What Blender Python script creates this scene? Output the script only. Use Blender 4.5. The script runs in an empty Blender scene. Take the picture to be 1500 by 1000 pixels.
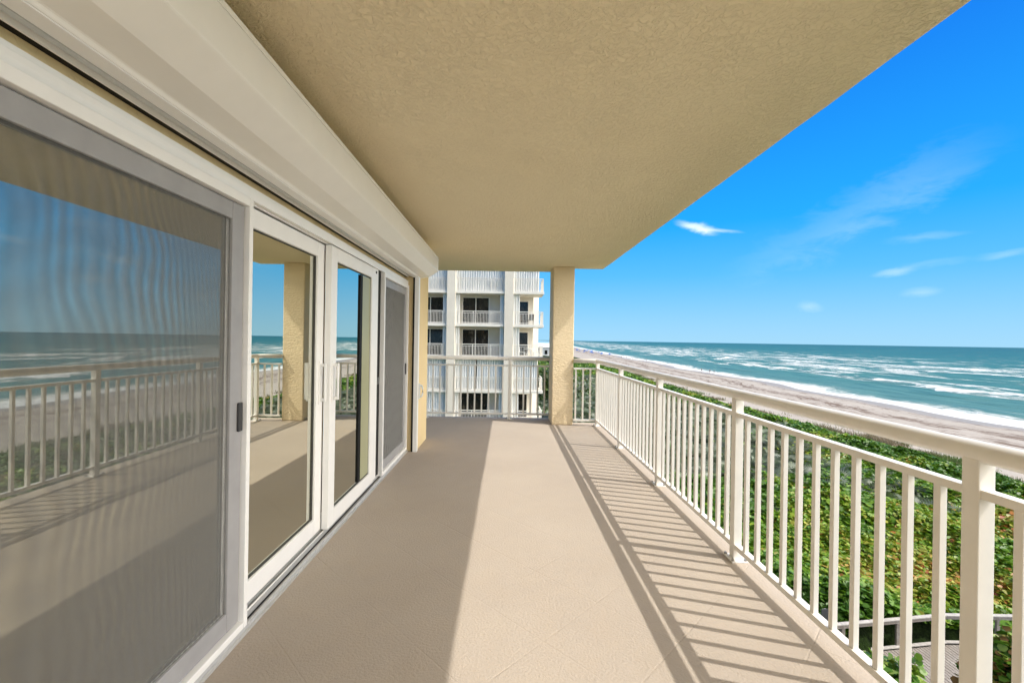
import bpy, bmesh, math, random
import numpy as np
from mathutils import Vector, Matrix
R = math.radians
random.seed(7)
rng = np.random.default_rng(11)
scene = bpy.context.scene
col = scene.collection

# ------------------------------------------------------------------ camera
F_PX, H = 645.0, 1.36
cam_d = bpy.data.cameras.new("camera")
cam = bpy.data.objects.new("camera", cam_d)
col.objects.link(cam)
cam_d.sensor_width = 36.0
cam_d.lens = F_PX / 1500.0 * 36.0
cam_d.clip_start = 0.05
cam_d.clip_end = 90000.0
cam.location = (0, 0, H)
cam_d.shift_x = 8.0 / 1500.0
cam_d.shift_y = -2.8 / 1500.0
M = Matrix.Rotation(math.pi / 2, 4, 'X') @ Matrix.Rotation(0.0157, 4, 'Z')
cam.rotation_euler = M.to_euler()
scene.camera = cam

# ------------------------------------------------------------------ light
SUN_EL = 53.7
SUN_VEC = Vector((0.705, -0.205, 1.0)).normalized()
SUN_AZ = math.atan2(SUN_VEC.x, SUN_VEC.y)
world = bpy.data.worlds.new("World")
scene.world = world
world.use_nodes = True
sun_d = bpy.data.lights.new("sun", 'SUN')
sun_d.energy = 2.5
sun_d.angle = R(0.5)
sun_d.color = (1.0, 0.955, 0.89)
sun = bpy.data.objects.new("sun", sun_d)
col.objects.link(sun)
sun.location = (30, -8, 45)
sun.rotation_euler = (-SUN_VEC).to_track_quat('-Z', 'Y').to_euler()
scene.view_settings.view_transform = 'Standard'
scene.view_settings.look = 'None'
scene.view_settings.gamma = 1.0
scene.view_settings.exposure = 0.75
SKY_STRENGTH = 0.15
scene.cycles.max_bounces = 10
scene.cycles.diffuse_bounces = 6
scene.cycles.transparent_max_bounces = 24


def build_world():
    nt = world.node_tree
    nt.nodes.clear()
    N, L = nt.nodes.new, nt.links.new
    out = N('ShaderNodeOutputWorld')
    bg = N('ShaderNodeBackground')
    bg.inputs['Strength'].default_value = SKY_STRENGTH
    sky = N('ShaderNodeTexSky')
    sky.sky_type = 'NISHITA'
    sky.sun_disc = False
    sky.sun_elevation = R(SUN_EL)
    sky.sun_rotation = SUN_AZ
    sky.air_density = 1.0
    sky.dust_density = 0.6
    sky.ozone_density = 1.0
    hs = N('ShaderNodeHueSaturation')
    hs.inputs['Saturation'].default_value = 1.12
    hs.inputs['Hue'].default_value = 0.495
    L(sky.outputs[0], hs.inputs['Color'])
    tc = N('ShaderNodeTexCoord')
    sepz = N('ShaderNodeSeparateXYZ')
    L(tc.outputs['Generated'], sepz.inputs[0])
    rp = N('ShaderNodeValToRGB')
    els = rp.color_ramp.elements
    stops = [(0.0, (1.45, 2.85, 3.9)), (0.05, (1.08, 2.6, 4.05)), (0.14, (0.38, 2.12, 4.2)), (0.24, (0.03, 1.68, 4.2)), (0.50, (0.0, 0.85, 3.7)), (0.68, (1.3, 2.0, 3.3)), (0.88, (3.0, 3.1, 3.3))]  # upper stops paler, added out of view to whiten the fill light
    while len(els) < len(stops):
        els.new(0.5)
    for e_, (p_, c_) in zip(els, stops):
        e_.position = p_
        e_.color = (*c_, 1)
    L(sepz.outputs[2], rp.inputs[0])
    mxs = N('ShaderNodeMix')
    mxs.data_type = 'RGBA'
    mxs.inputs[0].default_value = 0.97
    L(hs.outputs[0], mxs.inputs[6])
    L(rp.outputs[0], mxs.inputs[7])
    cur = mxs.outputs[2]

    def math_(op, a, b=None):
        n = N('ShaderNodeMath')
        n.operation = op
        for i, v in enumerate((a, b)):
            if v is None:
                continue
            if isinstance(v, (int, float)):
                n.inputs[i].default_value = v
            else:
                L(v, n.inputs[i])
        return n.outputs[0]

    def dot(v):
        n = N('ShaderNodeVectorMath')
        n.operation = 'DOT_PRODUCT'
        L(tc.outputs['Generated'], n.inputs[0])
        n.inputs[1].default_value = v
        return n.outputs['Value']
    noise = N('ShaderNodeTexNoise')
    noise.inputs['Scale'].default_value = 16
    noise.inputs['Detail'].default_value = 7
    noise.inputs['Roughness'].default_value = 0.6
    noise.inputs['Distortion'].default_value = 0.4
    mp = N('ShaderNodeMapping')
    mp.inputs['Scale'].default_value = (1, 1, 2.6)
    L(tc.outputs['Generated'], mp.inputs[0])
    L(mp.outputs[0], noise.inputs['Vector'])
    nz = noise.outputs[0]
    # thin wisps of cirrus: azimuth, elevation, half length, half height, slope, strength
    wisps = [(23.2, 13.5, 3.1, 0.7, -0.34, 0.7), (25.8, 12.9, 2.8, 0.3, -0.16, 0.3),
             (41.2, 14.6, 9.5, 3.2, 0.42, 0.085), (33.5, 10.6, 9.5, 3.0, 0.4, 0.055),
             (41.2, 7.2, 2.1, 0.6, 0.12, 0.2), (44.0, 7.7, 3.6, 0.5, 0.05, 0.08), (34.5, 4.0, 1.5, 0.8, -0.1, 0.15),
             (43.2, 5.0, 1.9, 0.6, 0.1, 0.16), (43.5, 10.2, 3.6, 0.6, 0.0, 0.1), (48.6, 8.0, 2.3, 0.6, 0.1, 0.12),
             (60, 16, 9, 2.2, 0.2, 0.2), (80, 9, 9, 1.3, 0.0, 0.2)]
    tot = None
    for az, el, sx, sy, sl, st in wisps:
        a, e = R(az), R(el)
        right = Vector((math.cos(a), -math.sin(a), 0))
        up = Vector((-math.sin(a) * math.sin(e), -math.cos(a) * math.sin(e), math.cos(e)))
        ang = math.atan(sl)
        u = right * math.cos(ang) + up * math.sin(ang)
        v = -right * math.sin(ang) + up * math.cos(ang)
        du = math_('MULTIPLY', dot(u), 1 / R(sx))
        dv = math_('MULTIPLY', dot(v), 1 / R(sy))
        fw = math_('GREATER_THAN', dot((math.sin(a) * math.cos(e), math.cos(a) * math.cos(e), math.sin(e))), 0.3)
        # bend and fray each wisp with the noise
        dv = math_('ADD', dv, math_('MULTIPLY', math_('SUBTRACT', nz, 0.5), 2.1))
        r2 = math_('ADD', math_('MULTIPLY', du, du), math_('MULTIPLY', dv, dv))
        g = math_('MAXIMUM', math_('SUBTRACT', 1.0, r2), 0.0)
        g = math_('MULTIPLY', math_('MULTIPLY', math_('POWER', g, 2.3), fw), math_('MULTIPLY', nz, 1.9 * st))
        tot = g if tot is None else math_('ADD', tot, g)
    tot = math_('MINIMUM', tot, 0.85)
    # broad glow added low on the sun's side, out of view, to fill the shade
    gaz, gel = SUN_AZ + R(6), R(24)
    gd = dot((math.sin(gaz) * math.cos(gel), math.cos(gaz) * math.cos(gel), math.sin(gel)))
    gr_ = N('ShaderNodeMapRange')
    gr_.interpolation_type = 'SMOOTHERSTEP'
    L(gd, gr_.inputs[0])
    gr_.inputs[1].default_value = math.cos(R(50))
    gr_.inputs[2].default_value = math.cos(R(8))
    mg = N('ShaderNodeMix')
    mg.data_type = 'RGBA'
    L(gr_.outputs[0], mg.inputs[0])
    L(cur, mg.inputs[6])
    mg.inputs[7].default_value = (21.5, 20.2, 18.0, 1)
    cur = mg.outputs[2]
    mix = N('ShaderNodeMix')
    mix.data_type = 'RGBA'
    L(tot, mix.inputs[0])
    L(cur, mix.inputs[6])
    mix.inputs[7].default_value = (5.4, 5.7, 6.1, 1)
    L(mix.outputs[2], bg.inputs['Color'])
    L(bg.outputs[0], out.inputs[0])


build_world()

# ------------------------------------------------------------------ helpers


def tag(o, label=None, cat=None, group=None, kind=None):
    if label:
        o['label'] = label
    if cat:
        o['category'] = cat
    if group:
        o['group'] = group
    if kind:
        o['kind'] = kind
    return o


def empty(name, loc=(0, 0, 0), rz=0.0):
    o = bpy.data.objects.new(name, None)
    o.empty_display_size = 0.1
    col.objects.link(o)
    o.location = loc
    o.rotation_euler = (0, 0, rz)
    return o


def copy_tree(o, parent=None):
    c = o.copy()
    col.objects.link(c)
    c.parent = parent
    for ch in [x for x in bpy.data.objects if x.parent == o]:
        copy_tree(ch, c)
    return c


class MB:
    """collects faces for one mesh object"""

    def __init__(self):
        self.v, self.f = [], []

    def box(self, x0, x1, y0, y1, z0, z1):
        b = len(self.v)
        self.v += [(x0, y0, z0), (x1, y0, z0), (x1, y1, z0), (x0, y1, z0), (x0, y0, z1), (x1, y0, z1), (x1, y1, z1), (x0, y1, z1)]
        self.f += [tuple(b + i for i in q) for q in ((0, 3, 2, 1), (4, 5, 6, 7), (0, 1, 5, 4), (1, 2, 6, 5), (2, 3, 7, 6), (3, 0, 4, 7))]
        return self

    def prism(self, prof, axis, a, b):
        """closed profile swept straight along an axis; prof are the two other coordinates in order"""
        n, s = len(prof), len(self.v)
        for t in (a, b):
            for p, q in prof:
                self.v.append({'x': (t, p, q), 'y': (p, t, q), 'z': (p, q, t)}[axis])
        self.f += [(s + i, s + (i + 1) % n, s + n + (i + 1) % n, s + n + i) for i in range(n)]
        self.f += [tuple(s + i for i in range(n))[::-1], tuple(s + n + i for i in range(n))]
        return self

    def tube(self, pts, r, n=12, caps=True):
        pts = [Vector(p) for p in pts]
        s = len(self.v)
        rr = r if isinstance(r, (list, tuple)) else [r] * len(pts)
        for i, p in enumerate(pts):
            d = (pts[min(i + 1, len(pts) - 1)] - pts[max(i - 1, 0)]).normalized()
            a = d.cross(Vector((0, 0, 1)))
            if a.length < 1e-3:
                a = Vector((1, 0, 0))
            a.normalize()
            b = a.cross(d).normalized()
            for k in range(n):
                t = 2 * math.pi * k / n
                self.v.append(tuple(p + (a * math.cos(t) + b * math.sin(t)) * rr[i]))
        for i in range(len(pts) - 1):
            for k in range(n):
                self.f.append((s + i * n + k, s + i * n + (k + 1) % n, s + (i + 1) * n + (k + 1) % n, s + (i + 1) * n + k))
        if caps:
            self.f.append(tuple(s + k for k in range(n))[::-1])
            self.f.append(tuple(s + (len(pts) - 1) * n + k for k in range(n)))
        return self

    def build(self, name, mat, parent=None, bevel=0.0, smooth=False, segs=2):
        me = bpy.data.meshes.new(name)
        me.from_pydata(self.v, [], self.f)
        bm = bmesh.new()
        bm.from_mesh(me)
        bmesh.ops.recalc_face_normals(bm, faces=bm.faces)
        bm.to_mesh(me)
        bm.free()
        if smooth:
            me.shade_smooth()
        me.materials.append(mat)
        o = bpy.data.objects.new(name, me)
        col.objects.link(o)
        o.parent = parent
        if bevel:
            m = o.modifiers.new('bevel', 'BEVEL')
            m.width = bevel
            m.segments = segs
            m.limit_method = 'ANGLE'
            m.angle_limit = R(40)
        return o


def box(name, mat, parent, x0, x1, y0, y1, z0, z1, bevel=0.0):
    return MB().box(x0, x1, y0, y1, z0, z1).build(name, mat, parent, bevel)


class Mat:
    def __init__(self, name):
        self.m = bpy.data.materials.new(name)
        self.m.use_nodes = True
        self.nt = self.m.node_tree
        self.p = self.nt.nodes['Principled BSDF']
        self.out = self.nt.nodes['Material Output']

    def n(self, t, **kw):
        nd = self.nt.nodes.new(t)
        for k, v in kw.items():
            setattr(nd, k, v)
        return nd

    def l(self, a, b):
        self.nt.links.new(a, b)

    def coords(self, scale=(1, 1, 1), rot=(0, 0, 0), kind='Object'):
        tc = self.n('ShaderNodeTexCoord')
        mp = self.n('ShaderNodeMapping')
        mp.inputs['Scale'].default_value = scale
        mp.inputs['Rotation'].default_value = rot
        self.l(tc.outputs[kind], mp.inputs[0])
        return mp.outputs[0]

    def noise(self, vec, scale, detail=4, rough=0.55, dist=0.0):
        t = self.n('ShaderNodeTexNoise')
        t.inputs['Scale'].default_value = scale
        t.inputs['Detail'].default_value = detail
        t.inputs['Roughness'].default_value = rough
        t.inputs['Distortion'].default_value = dist
        self.l(vec, t.inputs['Vector'])
        return t.outputs[0]

    def ramp(self, fac, stops, interp='LINEAR'):
        r = self.n('ShaderNodeValToRGB')
        r.color_ramp.interpolation = interp
        els = r.color_ramp.elements
        while len(els) < len(stops):
            els.new(0.5)
        for e, (p, c) in zip(els, stops):
            e.position = p
            e.color = (c, c, c, 1) if isinstance(c, (int, float)) else (*c, 1)
        self.l(fac, r.inputs[0])
        return r.outputs[0]

    def math(self, op, a, b=None):
        n = self.n('ShaderNodeMath', operation=op)
        for i, v in enumerate((a, b)):
            if v is None:
                continue
            if isinstance(v, (int, float)):
                n.inputs[i].default_value = v
            else:
                self.l(v, n.inputs[i])
        return n.outputs[0]

    def mix(self, fac, a, b, blend='MIX'):
        n = self.n('ShaderNodeMix', data_type='RGBA', blend_type=blend)
        for i, v in ((0, fac), (6, a), (7, b)):
            if isinstance(v, (int, float)):
                n.inputs[i].default_value = v
            elif isinstance(v, tuple):
                n.inputs[i].default_value = (*v, 1)
            else:
                self.l(v, n.inputs[i])
        return n.outputs[2]

    def bump(self, h, strength, dist, prev=None):
        b = self.n('ShaderNodeBump')
        b.inputs['Strength'].default_value = strength
        b.inputs['Distance'].default_value = dist
        self.l(h, b.inputs['Height'])
        if prev is not None:
            self.l(prev, b.inputs['Normal'])
        self.l(b.outputs[0], self.p.inputs['Normal'])
        return b.outputs[0]

    def col(self, c):
        if isinstance(c, tuple):
            self.p.inputs['Base Color'].default_value = (*c, 1)
        else:
            self.l(c, self.p.inputs['Base Color'])
        return self

    def rough(self, r, spec=0.5):
        self.p.inputs['Roughness'].default_value = r
        self.p.inputs['Specular IOR Level'].default_value = spec
        return self


def paint(name, c, rough=0.4, var=0.04, spec=0.4, metal=0.0):
    """factory coated metal: faint mottling and grime"""
    m = Mat(name)
    v = m.coords()
    n = m.noise(v, 9, 5)
    d = tuple(x * (1 - var * 2.2) for x in c)
    m.col(m.mix(m.ramp(n, [(0.3, 0.0), (0.75, 1.0)]), d, c))
    m.rough(rough, spec)
    m.p.inputs['Metallic'].default_value = metal
    m.bump(m.noise(v, 700, 2), 0.05, 0.001)
    return m.m


def stucco(name, c, c2, scale, strength, dist, stretch=(1, 1, 1), rough=0.9, streak=0.0):
    m = Mat(name)
    v = m.coords(stretch)
    big = m.noise(v, 1.3, 4)
    fine = m.noise(v, 60, 4, 0.6)
    cc = m.mix(m.ramp(big, [(0.3, 0.0), (0.7, 1.0)]), c2, c)
    cc = m.mix(m.math('MULTIPLY', m.ramp(fine, [(0.3, 1.0), (0.5, 0.0)]), 0.22), cc, tuple(x * 0.72 for x in c))
    if streak:
        strk = m.ramp(m.noise(m.coords((2.2, 2.2, 0.12)), 1.0, 5, 0.65), [(0.52, 0.0), (0.72, 1.0)])
        cc = m.mix(m.math('MULTIPLY', strk, streak), cc, tuple(x * 0.6 for x in c))
    m.col(cc)
    m.rough(rough, 0.2)
    # trowelled skip texture: flattened ridges over a sandy coat
    rid = m.noise(v, scale, 5, 0.55, 0.9)
    rid = m.ramp(rid, [(0.42, 0.0), (0.50, 0.55), (0.56, 1.0), (0.75, 1.0)])
    patch = m.ramp(m.noise(v, scale * 0.11, 4, 0.6), [(0.30, 0.5), (0.62, 1.0)])
    rid = m.math('MULTIPLY', rid, patch)
    b = m.bump(rid, strength, dist)
    m.bump(fine, strength * 0.5, dist * 0.25, b)
    return m.m


CREAM = (0.66, 0.53, 0.33)
M_ = {}
M_['ceiling'] = stucco('ceiling stucco', (0.95, 0.835, 0.62), (0.93, 0.81, 0.595), 38, 0.7, 0.007)
M_['wall'] = stucco('wall stucco', (0.82, 0.65, 0.37), (0.77, 0.61, 0.345), 34, 0.5, 0.004)
M_['column'] = stucco('column stucco', (0.86, 0.715, 0.49), (0.83, 0.685, 0.465), 20, 0.8, 0.008, (1, 1, 2.6))
M_['edge'] = stucco('painted concrete edge', (0.69, 0.58, 0.42), (0.64, 0.54, 0.39), 60, 0.3, 0.002)
M_['rail'] = paint('cream powder coat', (0.80, 0.775, 0.73), 0.34, 0.035)
M_['white'] = paint('white frame coat', (0.89, 0.88, 0.86), 0.35, 0.02)
M_['shutter'] = paint('cream aluminium', (0.90, 0.88, 0.835), 0.25, 0.015)
M_['slat'] = paint('grey aluminium slat', (0.66, 0.69, 0.71), 0.35, 0.03)
M_['black'] = paint('black seal and gap shade', (0.012, 0.012, 0.012), 0.6, 0.1, 0.2)
M_['screen_frame'] = paint('grey screen frame', (0.36, 0.355, 0.36), 0.45, 0.06)
M_['track'] = paint('aluminium track', (0.60, 0.60, 0.59), 0.32, 0.06, 0.5, 0.35)
M_['gasket'] = paint('grey gasket', (0.10, 0.10, 0.095), 0.6, 0.1, 0.2)
M_['steel'] = paint('bolt steel', (0.45, 0.44, 0.42), 0.35, 0.1, 0.5, 0.8)


def floor_mat():
    m = Mat('sand textured deck coating')
    v = m.coords()
    big = m.noise(v, 0.9, 5)
    mid = m.noise(v, 7, 4)
    fine = m.noise(v, 85, 3, 0.6)
    c = m.mix(m.ramp(big, [(0.3, 0.0), (0.7, 1.0)]), (0.375, 0.32, 0.264), (0.42, 0.363, 0.302))
    c = m.mix(m.math('MULTIPLY', m.ramp(mid, [(0.35, 1.0), (0.6, 0.0)]), 0.12), c, (0.45, 0.36, 0.26))
    c = m.mix(m.math('MULTIPLY', m.ramp(fine, [(0.35, 1.0), (0.5, 0.0)]), 0.2), c, (0.40, 0.32, 0.23))
    st = m.ramp(m.noise(v, 1.7, 7, 0.7, 0.8), [(0.54, 0.0), (0.66, 1.0)])
    c = m.mix(m.math('MULTIPLY', st, 0.13), c, (0.32, 0.27, 0.21))
    sep = m.n('ShaderNodeSeparateXYZ')
    m.l(v, sep.inputs[0])
    x, y = sep.outputs[0], sep.outputs[1]
    wob = m.math('MULTIPLY', m.math('SUBTRACT', m.noise(v, 5, 2), 0.5), 0.012)

    def groove(s, off):
        t = m.math('ADD', m.math('ADD', m.math('MULTIPLY', m.math('SUBTRACT', s, off), 1 / 0.608), 100.5), wob)
        fr = m.math('ABSOLUTE', m.math('SUBTRACT', m.math('FRACT', t), 0.5))
        return m.ramp(fr, [(0.0, 1.0), (0.006, 0.9), (0.011, 0.0)])
    g = m.math('MAXIMUM', groove(m.math('ADD', y, x), 1.57), groove(m.math('SUBTRACT', y, x), 2.41))
    wear = m.ramp(m.noise(v, 2.2, 3), [(0.35, 0.15), (0.65, 1.0)])
    g = m.math('MULTIPLY', g, wear)
    c = m.mix(m.math('MULTIPLY', g, 0.10), c, (0.33, 0.26, 0.18))
    m.col(c)
    m.rough(0.75, 0.25)
    h = m.math('SUBTRACT', m.math('MULTIPLY', fine, 1.0), m.math('MULTIPLY', g, 0.35))
    m.bump(h, 0.8, 0.005)
    return m.m


M_['floor'] = floor_mat()


def glass_mat(name, tint, fac):
    m = Mat(name)
    m.nt.nodes.remove(m.p)
    tr = m.n('ShaderNodeBsdfTransparent')
    tr.inputs[0].default_value = (0.34, 0.37, 0.33, 1)
    gl = m.n('ShaderNodeBsdfGlossy')
    gl.inputs['Color'].default_value = (*tint, 1)
    gl.inputs['Roughness'].default_value = 0.0
    lw = m.n('ShaderNodeFresnel')
    lw.inputs['IOR'].default_value = 1.7
    f = m.math('MINIMUM', m.math('ADD', m.math('MULTIPLY', lw.outputs[0], 0.55), fac), 0.95)
    mx = m.n('ShaderNodeMixShader')
    m.l(f, mx.inputs[0])
    m.l(tr.outputs[0], mx.inputs[1])
    m.l(gl.outputs[0], mx.inputs[2])
    m.l(mx.outputs[0], m.out.inputs[0])
    # very slight bow of the tempered pane
    v = m.coords()
    b = m.n('ShaderNodeBump')
    b.inputs['Strength'].default_value = 0.006
    b.inputs['Distance'].default_value = 0.01
    m.l(m.noise(v, 1.2, 1), b.inputs['Height'])
    m.l(b.outputs[0], gl.inputs['Normal'])
    return m.m


M_['glass'] = glass_mat('reflective tinted glass', (0.92, 0.92, 0.81), 0.68)


def mesh_mat():
    """woven insect screen: mostly see-through, closing up at a glancing angle, with moire bands painted into its opacity"""
    m = Mat('insect screen mesh')
    m.nt.nodes.remove(m.p)
    tr = m.n('ShaderNodeBsdfTransparent')
    df = m.n('ShaderNodeBsdfDiffuse')
    df.inputs['Color'].default_value = (0.20, 0.198, 0.19, 1)
    lw = m.n('ShaderNodeLayerWeight')
    lw.inputs['Blend'].default_value = 0.5
    v = m.coords()
    warp = m.noise(v, 1.6, 2, 0.4)
    sep = m.n('ShaderNodeSeparateXYZ')
    m.l(v, sep.inputs[0])
    ph = m.math('ADD', m.math('ADD', m.math('MULTIPLY', sep.outputs[1], 150.0), m.math('MULTIPLY', m.math('MULTIPLY', sep.outputs[1], sep.outputs[1]), 110.0)), m.math('ADD', m.math('MULTIPLY', warp, 42.0), m.math('MULTIPLY', m.math('MULTIPLY', sep.outputs[2], sep.outputs[2]), 7.0)))
    w1 = m.math('SINE', ph)
    ph2 = m.math('ADD', m.math('MULTIPLY', sep.outputs[2], 38.0), m.math('MULTIPLY', warp, -30.0))
    w2 = m.math('SINE', ph2)
    fine = m.noise(v, 420, 2)
    f = m.math('MULTIPLY', m.math('POWER', lw.outputs['Facing'], 1.5), 0.95)
    f = m.math('ADD', f, m.math('MULTIPLY', m.math('MULTIPLY', w1, m.ramp(m.noise(v, 2.3, 2), [(0.35, 0.25), (0.65, 1.0)])), 0.10))  # curved moire bands put into the opacity
    f = m.math('ADD', f, m.math('MULTIPLY', w2, 0.015))
    f = m.math('ADD', f, m.math('MULTIPLY', m.math('SUBTRACT', fine, 0.5), 0.25))
    f = m.math('ADD', f, 0.085)
    mx = m.n('ShaderNodeMixShader')
    m.l(f, mx.inputs[0])
    m.l(tr.outputs[0], mx.inputs[1])
    m.l(df.outputs[0], mx.inputs[2])
    m.l(mx.outputs[0], m.out.inputs[0])
    return m.m


M_['mesh'] = mesh_mat()


def plain(name, c, rough=0.8, var=0.12, scale=3.0, spec=0.25):
    m = Mat(name)
    v = m.coords()
    n = m.noise(v, scale, 5)
    m.col(m.mix(m.ramp(n, [(0.3, 0.0), (0.7, 1.0)]), tuple(x * (1 - var) for x in c), tuple(min(x * (1 + var), 1) for x in c)))
    m.rough(rough, spec)
    return m.m


# ------------------------------------------------------------------ own balcony: floor, ceiling, column
ZC = 2.55
XE = 1.60          # outer edge of floor and ceiling
YR, YL = 7.33, 7.72  # far edges right and left of the column
COL = (0.745, 1.085, 7.10, 7.66)


def slab_outline(inset=0.0):
    return [(-9.0, -4.0), (XE - inset, -4.0), (XE - inset, YR - inset), (1.06, YR - inset), (1.06, YL - inset), (-9.0, YL - inset)]


MBs = MB()
MBs.prism(slab_outline(), 'z', -0.2, 0.0)
fl = MBs.build('floor', M_['floor'], None, 0.008)
tag(fl, kind='structure')
b = MB()
outl = []
so = slab_outline()
for (ax, ay), (bx, by) in zip(so, so[1:] + so[:1]):
    nseg = max(1, int(math.hypot(bx - ax, by - ay) / 0.22)) if ax > 1.0 and bx > 1.0 else 1
    for k in range(nseg):
        t = k / nseg
        j = random.uniform(-0.004, 0.004) if 0 < k else 0
        outl.append((ax + (bx - ax) * t + (j if abs(bx - ax) < 0.01 else 0), ay + (by - ay) * t + (j if abs(by - ay) < 0.01 else 0)))
b.prism(outl, 'z', ZC, ZC + 0.22)
ce = b.build('ceiling', M_['ceiling'], None, 0.028, segs=4)
tag(ce, kind='structure')
cobj = MB().box(COL[0], COL[1], COL[2], COL[3], 0.0, ZC).build('column', M_['column'], None, 0.012)
tag(cobj, 'square cream stucco column with a diagonal sun shadow, standing at the far end of the balcony', 'column')

# ------------------------------------------------------------------ house wall
XW = -1.225
w = empty('house_wall', (XW, 2.0, 0))
tag(w, 'cream yellow stucco house wall around the sliding doors, ending in a pier by the end railing', 'wall')


def wbox(name, x0, x1, y0, y1, z0, z1, mat='wall', bevel=0.006):
    o = box(name, M_[mat], w, x0, x1, y0, y1, z0, z1, bevel)
    o.matrix_parent_inverse = w.matrix_world.inverted()
    o.location = o.location
    return o


bpy.context.view_layer.update()
wbox('lintel', -1.45, XW, -4.0, 5.30, 2.04, ZC)
wbox('wall_panel', -1.45, XW, -4.0, 0.72, 0.0, 2.04)
wbox('pier', -1.45, -1.068, 5.30, 5.96, 0.0, ZC)
wbox('end_wall', -9.0, -1.45, 5.75, 5.955, 0.0, ZC)

wbox('upper_storeys', -24.0, -1.45, -14.0, 5.7, ZC + 0.225, 17.0)
wbox('lower_storeys', -24.0, -1.45, -14.0, 5.7, -11.4, -0.205)

# room behind the glass
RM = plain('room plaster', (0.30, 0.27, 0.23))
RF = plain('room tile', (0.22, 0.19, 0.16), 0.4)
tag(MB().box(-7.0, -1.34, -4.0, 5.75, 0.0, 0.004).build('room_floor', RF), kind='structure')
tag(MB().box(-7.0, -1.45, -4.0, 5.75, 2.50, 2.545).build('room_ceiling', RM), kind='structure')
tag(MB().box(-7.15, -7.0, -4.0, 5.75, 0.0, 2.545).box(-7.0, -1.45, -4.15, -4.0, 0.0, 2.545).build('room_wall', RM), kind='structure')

# ------------------------------------------------------------------ sliding doors
Y0, Y1 = 0.78, 5.29
df = empty('door_frame', (-1.2, 3.0, 0))
tag(df, 'white aluminium frame and floor track holding the row of sliding doors and screens', 'door frame')


def under(parent, o):
    o.location = o.location - parent.location
    return o


def part(parent, name, mat, x0, x1, y0, y1, z0, z1, bevel=0.0):
    px, py, pz = parent.location
    return box(name, mat, parent, x0 - px, x1 - px, y0 - py, y1 - py, z0 - pz, z1 - pz, bevel)


def mbpart(parent, name, mat, mb, bevel=0.0, smooth=False):
    px, py, pz = parent.location
    mb.v = [(x - px, y - py, z - pz) for x, y, z in mb.v]
    return mb.build(name, mat, parent, bevel, smooth)


# floor track: stepped sill with two rails
sill = [(-1.36, 0.0), (-1.165, 0.0), (-1.165, 0.012), (-1.176, 0.014), (-1.176, 0.03), (-1.186, 0.03), (-1.188, 0.016), (-1.212, 0.02),
        (-1.214, 0.048), (-1.222, 0.048), (-1.224, 0.026), (-1.238, 0.028), (-1.24, 0.054), (-1.36, 0.054)]
mbpart(df, 'track', M_['track'], MB().prism(sill, 'y', Y0, Y1))
mbpart(df, 'track_cap', M_['white'], MB().box(-1.2215, -1.2145, Y0 + 0.01, Y1 - 0.01, 0.0485, 0.053), 0.001)
head = [(-1.36, 1.995), (-1.235, 1.995), (-1.235, 1.985), (-1.222, 1.985), (-1.222, 2.0), (-1.205, 2.0), (-1.205, 1.99), (-1.192, 1.99),
        (-1.188, 2.012), (-1.188, 2.03), (-1.20, 2.034), (-1.20, 2.052), (-1.36, 2.052)]
mbpart(df, 'header', M_['white'], MB().prism(head, 'y', Y0, Y1), 0.002)
mbpart(df, 'track_groove', M_['black'], MB().box(-1.2375, -1.2245, Y0, Y1, 0.0285, 0.0305).box(-1.2115, -1.2035, Y0, Y1, 0.0205, 0.0225))
part(df, 'jamb', M_['white'], -1.36, -1.19, Y1 - 0.004, Y1 + 0.008, 0.0, 2.05, 0.002)
part(df, 'jamb', M_['white'], -1.36, -1.19, Y0 - 0.055, Y0, 0.0, 2.05, 0.002)
# centre mullion beside the far screen
part(df, 'mullion', M_['white'], -1.30, -1.204, 3.985, 4.11, 0.054, 1.993, 0.003)
part(df, 'gap_shade', M_['black'], -1.30, -1.214, 4.112, 4.222, 0.054, 1.993)  # black fill standing in for the shade inside the open slot
part(df, 'latch', M_['black'], -1.204, -1.199, 4.02, 4.05, 1.945, 1.965)
part(df, 'latch', M_['steel'], -1.214, -1.204, 4.15, 4.165, 0.92, 0.985, 0.002)


def pane_frame(parent, mat, xo, xi, y0, y1, z0, z1, ws, wt, wb, bevel=0.004, name='frame'):
    """sash: two stiles and two rails joined as one welded frame"""
    m = MB()
    m.box(xi, xo, y0, y0 + ws, z0, z1)
    m.box(xi, xo, y1 - ws, y1, z0, z1)
    m.box(xi + 0.001, xo - 0.0004, y0 + ws, y1 - ws, z0, z0 + wb)
    m.box(xi + 0.001, xo - 0.0004, y0 + ws, y1 - ws, z1 - wt, z1)
    return mbpart(parent, name, mat, m, bevel)


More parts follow.
